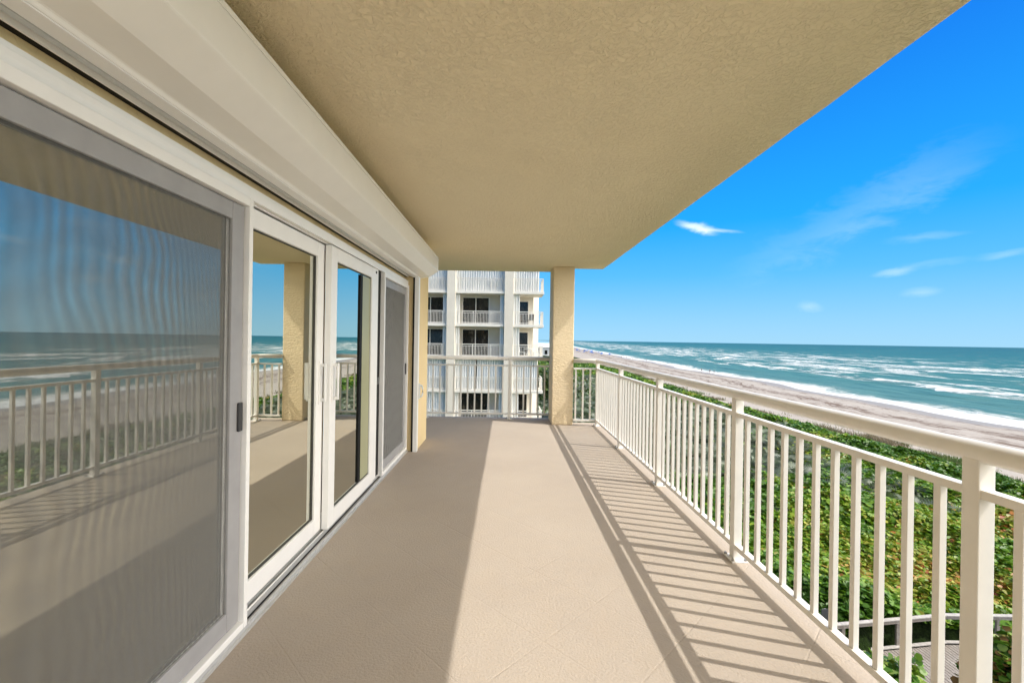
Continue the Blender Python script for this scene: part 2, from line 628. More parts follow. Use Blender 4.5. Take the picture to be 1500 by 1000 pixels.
def glass_door(y0, y1, xo, label, handle=None, ws=0.105, wt=0.095, wb=0.105, gi=0.022):
    t = empty('sliding_door', (xo, (y0 + y1) / 2, 0.055))
    tag(t, label, 'sliding door', 'glass panels of the sliding door')
    xi = xo - 0.045
    pane_frame(t, M_['white'], xo, xi, y0, y1, 0.058, 1.98, ws, wt, wb)
    part(t, 'glass', M_['glass'], xo - gi - 0.006, xo - gi, y0 + ws - 0.005, y1 - ws + 0.005, 0.053 + wb, 1.985 - wt)
    g = MB()
    a, bb, e, zl, zh = y0 + ws, y1 - ws, 0.004, 0.058 + wb, 1.98 - wt
    for q in ((a, a + e, zl, zh), (bb - e, bb, zl, zh), (a + e, bb - e, zl, zl + e), (a + e, bb - e, zh - e, zh)):
        g.box(xo - gi + 0.0005, xo - gi * 0.6, *q)
    mbpart(t, 'gasket', M_['gasket'], g)
    if handle:
        hy = handle
        hz0, hz1 = 0.93, 1.18
        hm = MB().box(xo + 0.03, xo + 0.042, hy - 0.011, hy + 0.011, hz0, hz1).box(xo + 0.006, xo + 0.0298, hy - 0.010, hy + 0.010, hz0, hz0 + 0.02).box(xo + 0.006, xo + 0.0298, hy - 0.010, hy + 0.010, hz1 - 0.02, hz1)
        h = mbpart(t, 'handle', M_['white'], hm, 0.002)
        p = MB().box(xo, xo + 0.006, hy - 0.022, hy + 0.022, hz0 - 0.02, hz1 + 0.02)
        px, py, pz = t.location
        p.v = [(x - px, y - py, z - pz) for x, y, z in p.v]
        p.build('handle_plate', M_['white'], h, 0.002)
    return t


glass_door(0.80, 1.995, -1.2165, 'glass door panel behind the large near insect screen, nearest the viewer', None, 0.09, 0.06, 0.09, 0.006)
glass_door(2.0, 2.985, -1.240, 'wide clear glass door panel beside the near screen, mirroring the stucco column and the sea', 2.935)
dC = glass_door(2.975, 3.975, -1.188, 'narrow looking glass door panel between the clear wide one and the far screen, with a dark upright strip', 3.02)
glass_door(4.26, 5.245, -1.2165, 'glass door panel behind the small far insect screen, by the pier', None, 0.09, 0.06, 0.09, 0.006)
# dark upright strip and olive panel over the third door's glass
part(dC, 'dark_strip', M_['black'], -1.2085, -1.1995, 3.60, 3.655, 0.175, 1.872)
part(dC, 'olive_panel', plain('olive panel', (0.36, 0.36, 0.22), 0.35, 0.05), -1.2085, -1.2015, 3.656, 3.862, 0.175, 1.872)


def screen_door(y0, y1, label):
    t = empty('screen_door', (-1.19, (y0 + y1) / 2, 0.03))
    tag(t, label, 'screen door', 'insect screens on the outer track')
    fr = MB()
    xo, xi = -1.174, -1.232
    z0, z1, wf = 0.03, 1.986, 0.028
    fr.box(xi, xo, y0, y0 + wf, z0, z1).box(xi, xo, y1 - wf, y1, z0, z1)
    fr.box(xi, xo - 0.0004, y0 + wf, y1 - wf, z0, z0 + 0.03).box(xi, xo - 0.0004, y0 + wf, y1 - wf, z1 - 0.04, z1)
    mbpart(t, 'outer_frame', M_['white'], fr, 0.003)
    a, bb = y0 + wf + 0.005, y1 - wf - 0.005
    pane_frame(t, M_['screen_frame'], -1.196, -1.214, a, bb, z0 + 0.036, z1 - 0.046, 0.085, 0.075, 0.085, 0.004)
    part(t, 'mesh', M_['mesh'], -1.2075, -1.2065, a + 0.08, bb - 0.08, z0 + 0.115, z1 - 0.115)
    lm = MB().box(-1.196, -1.184, bb - 0.038, bb - 0.008, 0.93, 1.06)
    mbpart(t, 'latch', plain('dark latch plastic', (0.05, 0.05, 0.052), 0.5), lm, 0.005)
    return t


screen_door(0.83, 2.03, 'large near insect screen in a grey frame with moire banded mesh, at the left edge of the photo')
screen_door(4.225, 5.27, 'far insect screen with dark mesh in a white frame, next to the wall pier')

# ------------------------------------------------------------------ roller shutter above the doors
rs = empty('roller_shutter', (-1.0, 2.5, 2.1))
tag(rs, 'long cream roller shutter housing mounted on the wall above the sliding doors', 'roller shutter')
YS0, YS1 = -4.0, 5.44
hous = [(-1.066, 2.102), (-0.966, 2.122), (-0.862, 2.19), (-0.862, 2.355), (-0.93, 2.41), (-1.224, 2.41), (-1.224, 2.36), (-1.14, 2.30), (-1.14, 2.102), (-1.13, 2.09), (-1.072, 2.09)]
mbpart(rs, 'housing', M_['shutter'], MB().prism(hous, 'y', YS0, YS1), 0.006)
mbpart(rs, 'cover_strip', M_['shutter'], MB().prism([(-0.8615, 2.337), (-0.857, 2.337), (-0.857, 2.356), (-0.862, 2.362), (-0.930, 2.416), (-0.930, 2.4105), (-0.8615, 2.3555)], 'y', YS0, YS1), 0.001)
mbpart(rs, 'end_cap', M_['shutter'], MB().prism([(-1.070, 2.098), (-0.963, 2.117), (-0.857, 2.186), (-0.857, 2.357), (-0.928, 2.414), (-1.066, 2.414)], 'y', YS1 + 0.0005, YS1 + 0.012), 0.003)
mbpart(rs, 'bottom_slat', M_['slat'], MB().prism([(-1.186, 2.104), (-1.152, 2.096), (-1.152, 2.18), (-1.186, 2.18)], 'y', YS0, 5.28), 0.003)
mbpart(rs, 'seal', M_['black'], MB().box(-1.2245, -1.1955, YS0, 5.296, 2.092, 2.12))
mbpart(rs, 'lip', M_['white'], MB().box(-1.195, -1.187, YS0, 5.28, 2.088, 2.124), 0.001)
mbpart(rs, 'lip', M_['white'], MB().box(-1.129, -1.074, YS0, 5.28, 2.0855, 2.0893), 0.001)
# side guide on the pier
mbpart(rs, 'guide_rail', M_['white'], MB().box(-1.105, -1.0675, 5.262, 5.2995, 0.0, 2.10).box(-1.0675, -1.056, 5.262, 5.335, 0.0, 2.09), 0.002)
mbpart(rs, 'guide_slot', M_['black'], MB().box(-1.128, -1.1055, 5.275, 5.2995, 0.0, 2.10))
hm = MB().tube([(-1.066, 5.42, 0.64), (-1.035, 5.43, 0.645), (-1.025, 5.435, 0.68), (-1.025, 5.435, 0.74), (-1.035, 5.43, 0.775), (-1.066, 5.42, 0.78)], 0.011, 8)
h = mbpart(rs, 'handle', M_['slat'], hm, 0, True)
hb = MB().box(-1.068, -1.058, 5.395, 5.45, 0.615, 0.805)
hb.v = [(x + 1.0, y - 2.5, z - 2.1) for x, y, z in hb.v]
hb.build('handle_plate', M_['slat'], h, 0.003)

# ------------------------------------------------------------------ railings
XR = 1.468
ZTOP, RT = 1.07, 0.033
ZM0, ZM1 = 0.898, 0.926
ZB0, ZB1 = 0.070, 0.100
BW, PW = 0.0122, 0.0258


def base_plate(parent_post, x, y, ix, iy):
    o = MB().box(x - 0.05, x + 0.05, y - 0.06, y + 0.06, 0.0, 0.009).build('base_plate', M_['rail'], parent_post, 0.002)
    for sx in (-0.039, 0.039):
        for sy in (-0.047, 0.047):
            m = MB()
            m.tube([(x + sx, y + sy, 0.009), (x + sx, y + sy, 0.02)], 0.0095, 6)
            m.build('bolt', M_['steel'], parent_post)


def baluster(parent, x, y):
    MB().box(x - BW, x + BW, y - BW, y + BW, ZB1, ZM0).build('baluster', M_['rail'], parent, 0.002)


def post(parent, x, y, top=ZTOP - 2 * RT + 0.012):
    p = MB().box(x - PW, x + PW, y - PW, y + PW, 0.0, top).build('post', M_['rail'], parent, 0.003)
    base_plate(p, x, y, 0, 0)
    return p


YC = 7.05        # corner
rr = empty('balcony_railing', (0, 0, 0))
tag(rr, 'long cream metal railing along the sea side of the balcony, turning to the column', 'railing')
ztc = ZTOP - RT
MB().tube([(XR, -4.0, ztc)] + [(XR, y, ztc) for y in (-2.0, 1.0, 4.0)] + [(XR, YC - 0.06, ztc), (XR - 0.012, YC - 0.02, ztc), (XR - 0.045, YC, ztc), (COL[1] + 0.0, YC + 0.03, ztc)], RT, 20).build('handrail', M_['rail'], rr, 0, True)
MB().box(XR - 0.02, XR + 0.02, -4.0, YC + 0.02, ZM0, ZM1).box(COL[1], XR - 0.0202, YC + 0.005, YC + 0.045, ZM0, ZM1).build('mid_rail', M_['rail'], rr, 0.003)
MB().box(XR - 0.02, XR + 0.02, -4.0, YC + 0.02, ZB0, ZB1).box(COL[1], XR - 0.0202, YC + 0.005, YC + 0.045, ZB0, ZB1).build('bottom_rail', M_['rail'], rr, 0.003)
S = 1.42
py = [1.364 + S * k for k in range(-2, 4)]
ends = py + [YC]
for y in py:
    post(rr, XR, y)
post(rr, XR, YC)
for i in range(len(py)):
    a, bb = ends[i], ends[i + 1]
    n = max(2, round((bb - a) / (S / 12)))
    for k in range(1, n):
        baluster(rr, XR, a + (bb - a) * k / n)
for k in range(1, 4):
    baluster(rr, XR - 0.117 * k + 0.005, YC + 0.025)

YE = 7.58
er = empty('end_railing', (0, 0, 0))
tag(er, 'shaded cream metal railing across the far end of the balcony, left of the column', 'railing')
MB().tube([(-8.9, YE, ztc), (-4.0, YE, ztc), (COL[0], YE, ztc)], RT, 20).build('handrail', M_['rail'], er, 0, True)
MB().box(-8.9, COL[0], YE - 0.02, YE + 0.02, ZM0, ZM1).build('mid_rail', M_['rail'], er, 0.003)
MB().box(-8.9, COL[0], YE - 0.02, YE + 0.02, ZB0, ZB1).build('bottom_rail', M_['rail'], er, 0.003)
px0 = 0.065
for k in range(0, 4):
    post(er, px0 - k * 1.44, YE)
for k in range(-5, 36):
    if k % 12 == 0:
        continue
    x = px0 - k * 0.12
    if x < COL[0] - 0.03:
        baluster(er, x, YE)

# ------------------------------------------------------------------ terrain, beach and sea
Z_SEA = -14.0


def xs(d):
    """shoreline: distance east of the camera at a given distance north"""
    d = np.asarray(d, float)
    return 102 + 68 * (np.maximum(d - 150, 0) / 1000) ** 1.3 + 2.5 * np.sin(d / 23.0) + 1.5 * np.sin(d / 9.0 + 1)


class VNoise:
    def __init__(self, seed):
        r = np.random.default_rng(seed)
        self.t = r.random((256, 256))

    def __call__(self, x, y):
        x = np.asarray(x, float)
        y = np.asarray(y, float)
        xi, yi = np.floor(x).astype(int), np.floor(y).astype(int)
        fx, fy = x - xi, y - yi
        fx = fx * fx * (3 - 2 * fx)
        fy = fy * fy * (3 - 2 * fy)
        t = self.t
        a, b_, c, d = t[xi % 256, yi % 256], t[(xi + 1) % 256, yi % 256], t[xi % 256, (yi + 1) % 256], t[(xi + 1) % 256, (yi + 1) % 256]
        return (a * (1 - fx) + b_ * fx) * (1 - fy) + (c * (1 - fx) + d * fx) * fy

    def fbm(self, x, y, o=4):
        s, a, tot = 0, 1.0, 0
        for i in range(o):
            s = s + a * self(x * 2 ** i + 17 * i, y * 2 ** i + 31 * i)
            tot += a
            a *= 0.5
        return s / tot


vn1, vn2, vn3, vn4 = VNoise(1), VNoise(2), VNoise(3), VNoise(4)


def ground_z(x, y):
    x = np.asarray(x, float)
    X = x - (xs(y) - 102) * np.clip((x - 20) / 60, 0, 1)
    z = np.interp(X, [-100, 20, 42, 52, 60, 75, 90, 102, 130, 200], [-11.2, -11.1, -11.3, -12.1, -12.5, -12.9, -13.4, -14.03, -15.5, -18])
    return z + 0.25 * (vn1.fbm(x / 9, y / 9, 3) - 0.5) * np.clip((104 - X) / 10, 0, 1)


def np_mesh(name, verts, quads, mat, smooth=False, uv=None):
    me = bpy.data.meshes.new(name)
    verts = np.asarray(verts, np.float32)
    quads = np.asarray(quads, np.int32)
    k = quads.shape[1]
    me.vertices.add(len(verts))
    me.vertices.foreach_set('co', verts.ravel())
    me.loops.add(quads.size)
    me.loops.foreach_set('vertex_index', quads.ravel())
    me.polygons.add(len(quads))
    me.polygons.foreach_set('loop_start', np.arange(0, quads.size, k, dtype=np.int32))
    me.update(calc_edges=True)
    if uv is not None:
        l = me.uv_layers.new(name='UVMap')
        l.data.foreach_set('uv', np.asarray(uv, np.float32)[quads.ravel()].ravel())
    if smooth:
        me.shade_smooth()
    if mat:
        me.materials.append(mat)
    o = bpy.data.objects.new(name, me)
    col.objects.link(o)
    return o


def grid(us, vs):
    U, V = np.meshgrid(us, vs, indexing='ij')
    n, m = U.shape
    idx = np.arange(n * m).reshape(n, m)
    q = np.stack([idx[:-1, :-1], idx[1:, :-1], idx[1:, 1:], idx[:-1, 1:]], -1).reshape(-1, 4)
    return U.ravel(), V.ravel(), q


def ground_mat():
    m = Mat('dune soil')
    v = m.coords()
    n = m.noise(v, 0.25, 5)
    c = m.ramp(n, [(0.3, (0.05, 0.055, 0.02)), (0.5, (0.08, 0.085, 0.03)), (0.7, (0.17, 0.14, 0.08))])
    m.col(c)
    m.rough(0.95, 0.1)
    return m.m


ys = np.concatenate([np.linspace(-120, 200, 80), np.geomspace(215, 9000, 40)])
X, Y, q = grid(np.linspace(-400, 47, 60), ys)
Xw = np.where(X > 20, X + (xs(Y) - 102) * np.clip((X - 20) / 60, 0, 1), X)
Z = ground_z(Xw, Y) - 0.02
tag(np_mesh('ground', np.stack([Xw, Y, Z], 1), q, ground_mat(), True), kind='structure')


def sand_mat():
    m = Mat('beach sand')
    tc = m.n('ShaderNodeTexCoord')
    uv = tc.outputs['UV']       # u: metres from the water line (negative is up the beach), v: metres along it
    sep = m.n('ShaderNodeSeparateXYZ')
    m.l(uv, sep.inputs[0])
    u = sep.outputs[0]
    mp = m.n('ShaderNodeMapping')
    mp.inputs['Scale'].default_value = (0.35, 0.07, 1)
    m.l(uv, mp.inputs[0])
    st = m.noise(mp.outputs[0], 1.0, 6, 0.65, 0.5)
    big = m.noise(uv, 0.09, 5)
    fine = m.noise(uv, 2.2, 4, 0.7)
    c = m.mix(m.ramp(big, [(0.3, 0.0), (0.7, 1.0)]), (0.30, 0.27, 0.238), (0.365, 0.333, 0.298))
    c = m.mix(m.math('MULTIPLY', m.ramp(fine, [(0.4, 1.0), (0.55, 0.0)]), 0.4), c, (0.40, 0.32, 0.25))
    # wet sand near the swash
    wn = m.math('ADD', u, m.math('MULTIPLY', m.math('SUBTRACT', st, 0.5), 16))
    wet = m.ramp(m.math('MULTIPLY', m.math('ADD', wn, 20.0), 1 / 20.0), [(0.40, 0.0), (0.72, 1.0)])
    c = m.mix(wet, c, (0.27, 0.235, 0.20))
    # seaweed wrack strewn along the old tide lines
    def band(c0, w):
        t = m.math('ABSOLUTE', m.math('MULTIPLY', m.math('SUBTRACT', u, c0), 1 / w))
        return m.ramp(t, [(0.0, 1.0), (1.0, 0.0)])
    bands = m.math('MAXIMUM', m.math('MAXIMUM', band(-20, 7), m.math('MULTIPLY', band(-30, 7), 0.75)), m.math('MULTIPLY', band(-9, 5), 0.6))
    mp2 = m.n('ShaderNodeMapping')
    mp2.inputs['Scale'].default_value = (0.9, 0.22, 1)
    m.l(uv, mp2.inputs[0])
    wk = m.noise(mp2.outputs[0], 1.0, 7, 0.72, 0.6)
    wr = m.ramp(m.math('ADD', m.math('MULTIPLY', bands, 0.17), wk), [(0.605, 0.0), (0.67, 1.0)])
    c = m.mix(m.math('MULTIPLY', wr, 0.85), c, (0.10, 0.06, 0.04))
    m.col(c)
    r = m.n('ShaderNodeMapRange')
    m.l(wet, r.inputs[0])
    r.inputs[3].default_value = 0.95
    r.inputs[4].default_value = 0.45
    m.l(r.outputs[0], m.p.inputs['Roughness'])
    m.p.inputs['Specular IOR Level'].default_value = 0.2
    m.bump(m.noise(uv, 0.8, 6, 0.65), 0.5, 0.25)
    return m.m


U, Yb, q = grid(np.linspace(-62, 30, 70), np.concatenate([np.linspace(-120, 260, 130), np.geomspace(265, 9000, 60)]))
Xb = xs(Yb) + U
Zb = ground_z(Xb, Yb)
tag(np_mesh('beach', np.stack([Xb, Yb, Zb], 1), q, sand_mat(), True, np.stack([U, Yb], 1)), kind='structure')


def sea_mat():
    m = Mat('surf and sea water')
    tc = m.n('ShaderNodeTexCoord')
    uv = tc.outputs['UV']
    sep = m.n('ShaderNodeSeparateXYZ')
    m.l(uv, sep.inputs[0])
    u, vv = sep.outputs[0], sep.outputs[1]

    def mapped(sx, sy, off=0.0):
        mp = m.n('ShaderNodeMapping')
        mp.inputs['Scale'].default_value = (sx, sy, 1)
        mp.inputs['Location'].default_value = (off, off * 1.7, 0)
        m.l(uv, mp.inputs[0])
        return mp.outputs[0]
    lg = m.math('MULTIPLY', m.math('LOGARITHM', m.math('MAXIMUM', m.math('ADD', u, 10.0), 1.0), 10.0), 0.25)  # 10 m .25, 100 .5, 1000 .75
    patch = m.noise(mapped(0.012, 0.005), 1.0, 4)
    deep = m.ramp(lg, [(0.30, (0.12, 0.20, 0.165)), (0.46, (0.066, 0.165, 0.13)), (0.60, (0.036, 0.135, 0.11)), (0.72, (0.014, 0.090, 0.078)), (0.9, (0.005, 0.057, 0.055))])
    c = m.mix(m.math('MULTIPLY', m.ramp(patch, [(0.35, 0.0), (0.65, 1.0)]), 0.45), deep, (0.04, 0.14, 0.12))
    # swell shading: darker faces of the chop
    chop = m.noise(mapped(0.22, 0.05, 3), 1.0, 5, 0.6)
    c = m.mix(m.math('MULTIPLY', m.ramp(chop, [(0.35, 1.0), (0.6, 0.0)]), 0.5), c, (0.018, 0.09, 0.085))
    # foam
    n1 = m.noise(mapped(0.075, 0.014, 7), 1.0, 9, 0.66, 0.8)
    n2 = m.noise(mapped(0.5, 0.16, 11), 1.0, 6, 0.7, 0.8)
    n3 = m.noise(mapped(0.055, 0.012, 19), 1.0, 8, 0.62, 0.5)
    uw = m.math('ADD', u, m.math('MULTIPLY', m.math('SUBTRACT', m.noise(mapped(0.02, 0.03, 5), 1.0, 4), 0.5), 16.0))
    shore = m.ramp(m.math('MULTIPLY', m.math('ADD', uw, 10.0), 1 / 60.0), [(0.0, 0.5), (0.24, 0.40), (0.38, 0.22), (0.54, 0.07), (0.68, 0.0), (1.0, 0.0)])
    prof = m.ramp(lg, [(0.25, 0.0), (0.41, 0.0), (0.47, 0.10), (0.56, 0.14), (0.615, 0.08), (0.68, 0.0), (0.80, -0.0), (1.0, -0.0)])
    f1 = m.ramp(m.math('ADD', n1, prof), [(0.63, 0.0), (0.68, 1.0)])
    lace = m.ramp(n2, [(0.40, 0.15), (0.56, 1.0)])
    f1 = m.math('MULTIPLY', f1, lace)
    caps = m.ramp(n3, [(0.665, 0.0), (0.70, 1.0)])
    caps = m.math('MULTIPLY', caps, m.ramp(lg, [(0.45, 0.0), (0.55, 0.8), (0.68, 0.6), (0.77, 0.0)]))
    f0 = m.ramp(m.math('ADD', m.math('MULTIPLY', n2, 0.7), shore), [(0.56, 0.0), (0.72, 1.0)])
    wp = m.math('MULTIPLY', m.math('SUBTRACT', m.noise(mapped(0.010, 0.012, 31), 1.0, 5, 0.6), 0.5), 95.0)
    t = m.math('FRACT', m.math('MULTIPLY', m.math('ADD', m.math('ADD', u, wp), 400.0), 1 / 46.0))
    crest = m.ramp(t, [(0.0, 0.0), (0.03, 1.0), (0.10, 0.75), (0.34, 0.30), (0.6, 0.0)])
    along = m.ramp(m.noise(mapped(0.02, 0.011, 43), 1.0, 5, 0.6), [(0.44, 0.0), (0.56, 1.0)])
    zone = m.ramp(lg, [(0.40, 0.0), (0.46, 0.9), (0.60, 1.0), (0.66, 0.5), (0.72, 0.0)])
    cf = m.math('MULTIPLY', m.math('MULTIPLY', crest, along), zone)
    cf = m.ramp(m.math('ADD', cf, m.math('MULTIPLY', m.math('SUBTRACT', n2, 0.5), 0.9)), [(0.36, 0.0), (0.60, 1.0)])
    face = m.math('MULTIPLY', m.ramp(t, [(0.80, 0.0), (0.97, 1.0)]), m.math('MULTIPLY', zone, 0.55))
    c = m.mix(face, c, (0.02, 0.085, 0.068))  # shading painted on the wave face ahead of each crest
    f0 = m.math('MAXIMUM', f0, cf)
    foam = m.math('MINIMUM', m.math('MAXIMUM', m.math('MAXIMUM', f1, caps), f0), 1.0)
    c = m.mix(foam, c, (0.60, 0.61, 0.605))
    m.col(c)
    r = m.n('ShaderNodeMapRange')
    m.l(foam, r.inputs[0])
    r.inputs[3].default_value = 0.38
    r.inputs[4].default_value = 0.9
    m.l(r.outputs[0], m.p.inputs['Roughness'])
    m.p.inputs['Specular IOR Level'].default_value = 0.1
    b1 = m.bump(m.noise(mapped(0.12, 0.04, 2), 1.0, 6, 0.6), 0.9, 2.2)
    m.bump(foam, 0.5, 0.35, b1)
    return m.m


us = np.concatenate([np.arange(-6, 120, 1.6), np.geomspace(121.6, 400, 60), np.geomspace(410, 60000, 50)])
vs_ = np.concatenate([-np.geomspace(60000, 150, 26), np.linspace(-120, 420, 190), np.geomspace(430, 60000, 70)])
U, V, q = grid(us, vs_)
amp = np.clip(U / 25, 0, 1) * np.clip((900 - np.hypot(U, V)) / 600, 0, 1)
wave = (vn2.fbm(U / 17, V / 70, 3) - 0.5) * 1.5 + (vn3.fbm(U / 6, V / 22, 2) - 0.5) * 0.5
Zs = Z_SEA + amp * wave
shift = np.where(V < 6000, xs(np.clip(V, -120, 6000)), xs(6000))
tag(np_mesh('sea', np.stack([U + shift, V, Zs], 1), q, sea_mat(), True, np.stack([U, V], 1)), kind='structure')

# ------------------------------------------------------------------ dune vegetation


def leaf_mat(name, rough=0.45, trans=0.25):
    m = Mat(name)
    a = m.n('ShaderNodeVertexColor')
    a.layer_name = 'leaf'
    m.col(a.outputs[0])
    m.rough(rough, 0.35)
    tl = m.n('ShaderNodeBsdfTranslucent')
    m.l(a.outputs[0], tl.inputs[0])
    mx = m.n('ShaderNodeMixShader')
    mx.inputs[0].default_value = trans
    m.l(m.p.outputs[0], mx.inputs[1])
    m.l(tl.outputs[0], mx.inputs[2])
    m.l(mx.outputs[0], m.out.inputs[0])
    return m.m


LEAF = leaf_mat('leaf blades')


def leaves(name, P, size, up, color, shape, mat=LEAF, elong=1.0, r=rng):
    """one polygon leaf per point. up: how strongly leaves face the sky; shape: 'round' hexagon or 'blade'"""
    n = len(P)
    nrm = r.normal(size=(n, 3)) * 0.62
    nrm[:, 2] = np.abs(nrm[:, 2]) + up
    nrm[:, 0] += 0.15
    nrm /= np.linalg.norm(nrm, axis=1, keepdims=True)
    t = r.normal(size=(n, 3))
    t -= nrm * np.sum(t * nrm, 1, keepdims=True)
    t /= np.linalg.norm(t, axis=1, keepdims=True)
    bt = np.cross(nrm, t)
    s = size[:, None] * 0.5
    if shape == 'round':
        pr = [(1.05, 0.0, 0.0), (0.55, 0.82, 0.16), (-0.5, 0.85, 0.16), (-0.98, 0.0, -0.05), (-0.5, -0.85, 0.16), (0.55, -0.82, 0.16)]
    else:
        pr = [(1.0, 0.0, -0.25), (0.1, 0.13, 0.0), (-1.0, 0.05, 0.0), (-1.0, -0.05, 0.0), (0.1, -0.13, 0.0)]
    k = len(pr)
    V = np.concatenate([(P + t * (a * elong) * s + bt * b_ * s + nrm * c * s)[:, None, :] for a, b_, c in pr], 1).reshape(-1, 3)
    q = np.arange(n * k).reshape(n, k)
    o = np_mesh(name, V, q, mat)
    ca = o.data.color_attributes.new('leaf', 'FLOAT_COLOR', 'CORNER')
    cc = np.concatenate([color, np.ones((n, 1))], 1)
    ca.data.foreach_set('color', np.repeat(cc, k, axis=0).astype(np.float32).ravel())
    return o


def palette(cols, idx):
    return np.asarray(cols)[idx]


def grey_mask(x, y):
    e = vn4.fbm(x / 7, y / 7, 3) - 0.5
    a = np.clip((y - 31.5 + e * 14 - (x - 12) * 0.05) / 5, 0, 1) * np.clip((135 - y + e * 40) / 10, 0, 1)
    return a * np.clip((37 - x + e * 16) / 3, 0, 1)


def canopy_h(x, y):
    h = 0.15 + 2.3 * vn2.fbm(x / 3.8, y / 3.8, 4) + 0.5 * (vn3.fbm(x / 11, y / 11, 2) - 0.5)
    h = h * np.clip((49.5 - x) / 9, 0.0, 1.0) ** 0.7
    return np.maximum(h, 0)


def in_walk(x, y):
    """clearing of the boardwalk"""
    c = np.interp(x, [0, 13.6, 18.2, 60], [15.2, 16.3, 17.0, 17.05])
    return (np.abs(y - c + 1.0) < 2.35) & (x > 4)


# understorey sheet, coloured dark to give shade in the gaps between leaves
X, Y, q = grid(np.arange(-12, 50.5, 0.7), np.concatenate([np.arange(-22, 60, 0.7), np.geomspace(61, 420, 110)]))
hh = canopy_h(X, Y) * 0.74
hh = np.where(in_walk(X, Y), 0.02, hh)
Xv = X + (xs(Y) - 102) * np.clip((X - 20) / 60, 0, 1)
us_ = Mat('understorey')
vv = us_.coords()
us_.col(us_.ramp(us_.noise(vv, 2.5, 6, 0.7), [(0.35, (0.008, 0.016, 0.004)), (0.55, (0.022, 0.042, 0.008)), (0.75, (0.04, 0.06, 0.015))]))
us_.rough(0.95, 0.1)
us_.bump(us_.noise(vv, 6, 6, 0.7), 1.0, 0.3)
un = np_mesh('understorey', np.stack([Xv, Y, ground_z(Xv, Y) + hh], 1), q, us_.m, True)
tag(un, 'dark green undergrowth sheet below the leaves, coloured dark for the shade in the gaps', 'undergrowth', kind='stuff')

GR = [(0.055, 0.135, 0.008), (0.085, 0.19, 0.010), (0.12, 0.24, 0.012), (0.17, 0.28, 0.018), (0.23, 0.30, 0.025), (0.30, 0.30, 0.035), (0.37, 0.26, 0.045), (0.42, 0.16, 0.035), (0.34, 0.085, 0.03)]


def scatter(n, x0, x1, y0, y1):
    return rng.uniform(x0, x1, n), rng.uniform(y0, y1, n)


def sea_grape(n, x0, x1, y0, y1, size):
    x, y = scatter(n, x0, x1, y0, y1)
    g = grey_mask(x, y)
    keep = (rng.random(n) > g * 0.97) & (~in_walk(x, y)) & (x < 48.5 - 2 * rng.random(n))
    x, y = x[keep], y[keep]
    h = canopy_h(x, y)
    m = len(x)
    z = h * (0.70 + 0.34 * rng.random(m) ** 0.8)
    xv = x + (xs(y) - 102) * np.clip((x - 20) / 60, 0, 1)
    P = np.stack([xv, y, ground_z(xv, y) + z], 1)
    warm = vn3.fbm(x / 5.5 + 40, y / 5.5, 3) + 0.20 * np.clip((x - 15) / 8, 0, 1) * np.clip((36 - y) / 10, 0.15, 1) + 0.10 * rng.normal(size=m) - 0.05
    t = np.clip((warm - 0.37) / 0.62, 0, 0.999)
    idx = np.clip((t * 7.6 + rng.normal(size=m) * 0.8).astype(int), 0, 8)
    c = palette(GR, idx) * (0.8 + 0.45 * rng.random((m, 1)))
    s = size * (0.6 + 0.8 * rng.random(m))
    return P, s, c


parts = [sea_grape(170000, 8, 36, 8, 27, 0.235), sea_grape(130000, 9, 50, 27, 52, 0.27), sea_grape(60000, 4, 50, 52, 100, 0.30), sea_grape(40000, -6, 50, 100, 260, 0.5),
         sea_grape(9000, -8, 6, 6, 60, 0.4), sea_grape(16000, 6, 50, -22, 6, 0.32)]
P = np.concatenate([p[0] for p in parts])
sz = np.concatenate([p[1] for p in parts])
cc = np.concatenate([p[2] for p in parts])
tag(leaves('sea_grape', P, sz, 0.8, cc, 'round'), 'thicket of green, yellow and orange round leaved sea grape covering the dune below the railing', 'shrubs', kind='stuff')

# grey green palmetto: fans of narrow blades
n = 32000
x, y = scatter(n, -2, 39, 29, 135)
keep = rng.random(n) < grey_mask(x, y)
x, y = x[keep], y[keep]
nb = 11
m = len(x)
h = canopy_h(x, y)
xv = x + (xs(y) - 102) * np.clip((x - 20) / 60, 0, 1)
base = np.stack([xv, y, ground_z(xv, y) + h * (0.55 + 0.4 * rng.random(m))], 1)
ang = rng.uniform(0, 2 * np.pi, m)
fan = np.linspace(-1.25, 1.25, nb)
til = rng.uniform(0.35, 1.1, m)
L_ = rng.uniform(0.55, 1.05, m)
V, Q, C = [], [], []
a0 = np.stack([np.cos(ang) * np.cos(til), np.sin(ang) * np.cos(til), np.sin(til)], 1)
a1 = np.stack([-np.sin(ang), np.cos(ang), np.zeros(m)], 1)
pn = np.cross(a0, a1)
for f in fan:
    d = a0 * math.cos(f) + a1 * math.sin(f)
    sd = np.cross(d, pn) * 0.04
    tip = base + d * L_[:, None] + np.array([0, 0, -0.08])
    mid = base + d * L_[:, None] * 0.5
    V.append(np.stack([base, mid + sd, tip, mid - sd], 1))
V = np.stack(V, 1).reshape(-1, 3)
Q = np.arange(len(V)).reshape(-1, 4)
pal = np_mesh('palmetto', V, Q, LEAF)
ca = pal.data.color_attributes.new('leaf', 'FLOAT_COLOR', 'CORNER')
pc = palette([(0.15, 0.19, 0.12), (0.22, 0.26, 0.19), (0.30, 0.33, 0.26), (0.11, 0.16, 0.07)], rng.integers(0, 4, m)) * (0.75 + 0.4 * rng.random((m, 1)))
pc = np.concatenate([pc, np.ones((m, 1))], 1)
ca.data.foreach_set('color', np.repeat(pc, nb * 4, axis=0).astype(np.float32).ravel())
tag(pal, 'mass of silvery grey green saw palmetto fans in the middle of the dune', 'shrubs', kind='stuff')

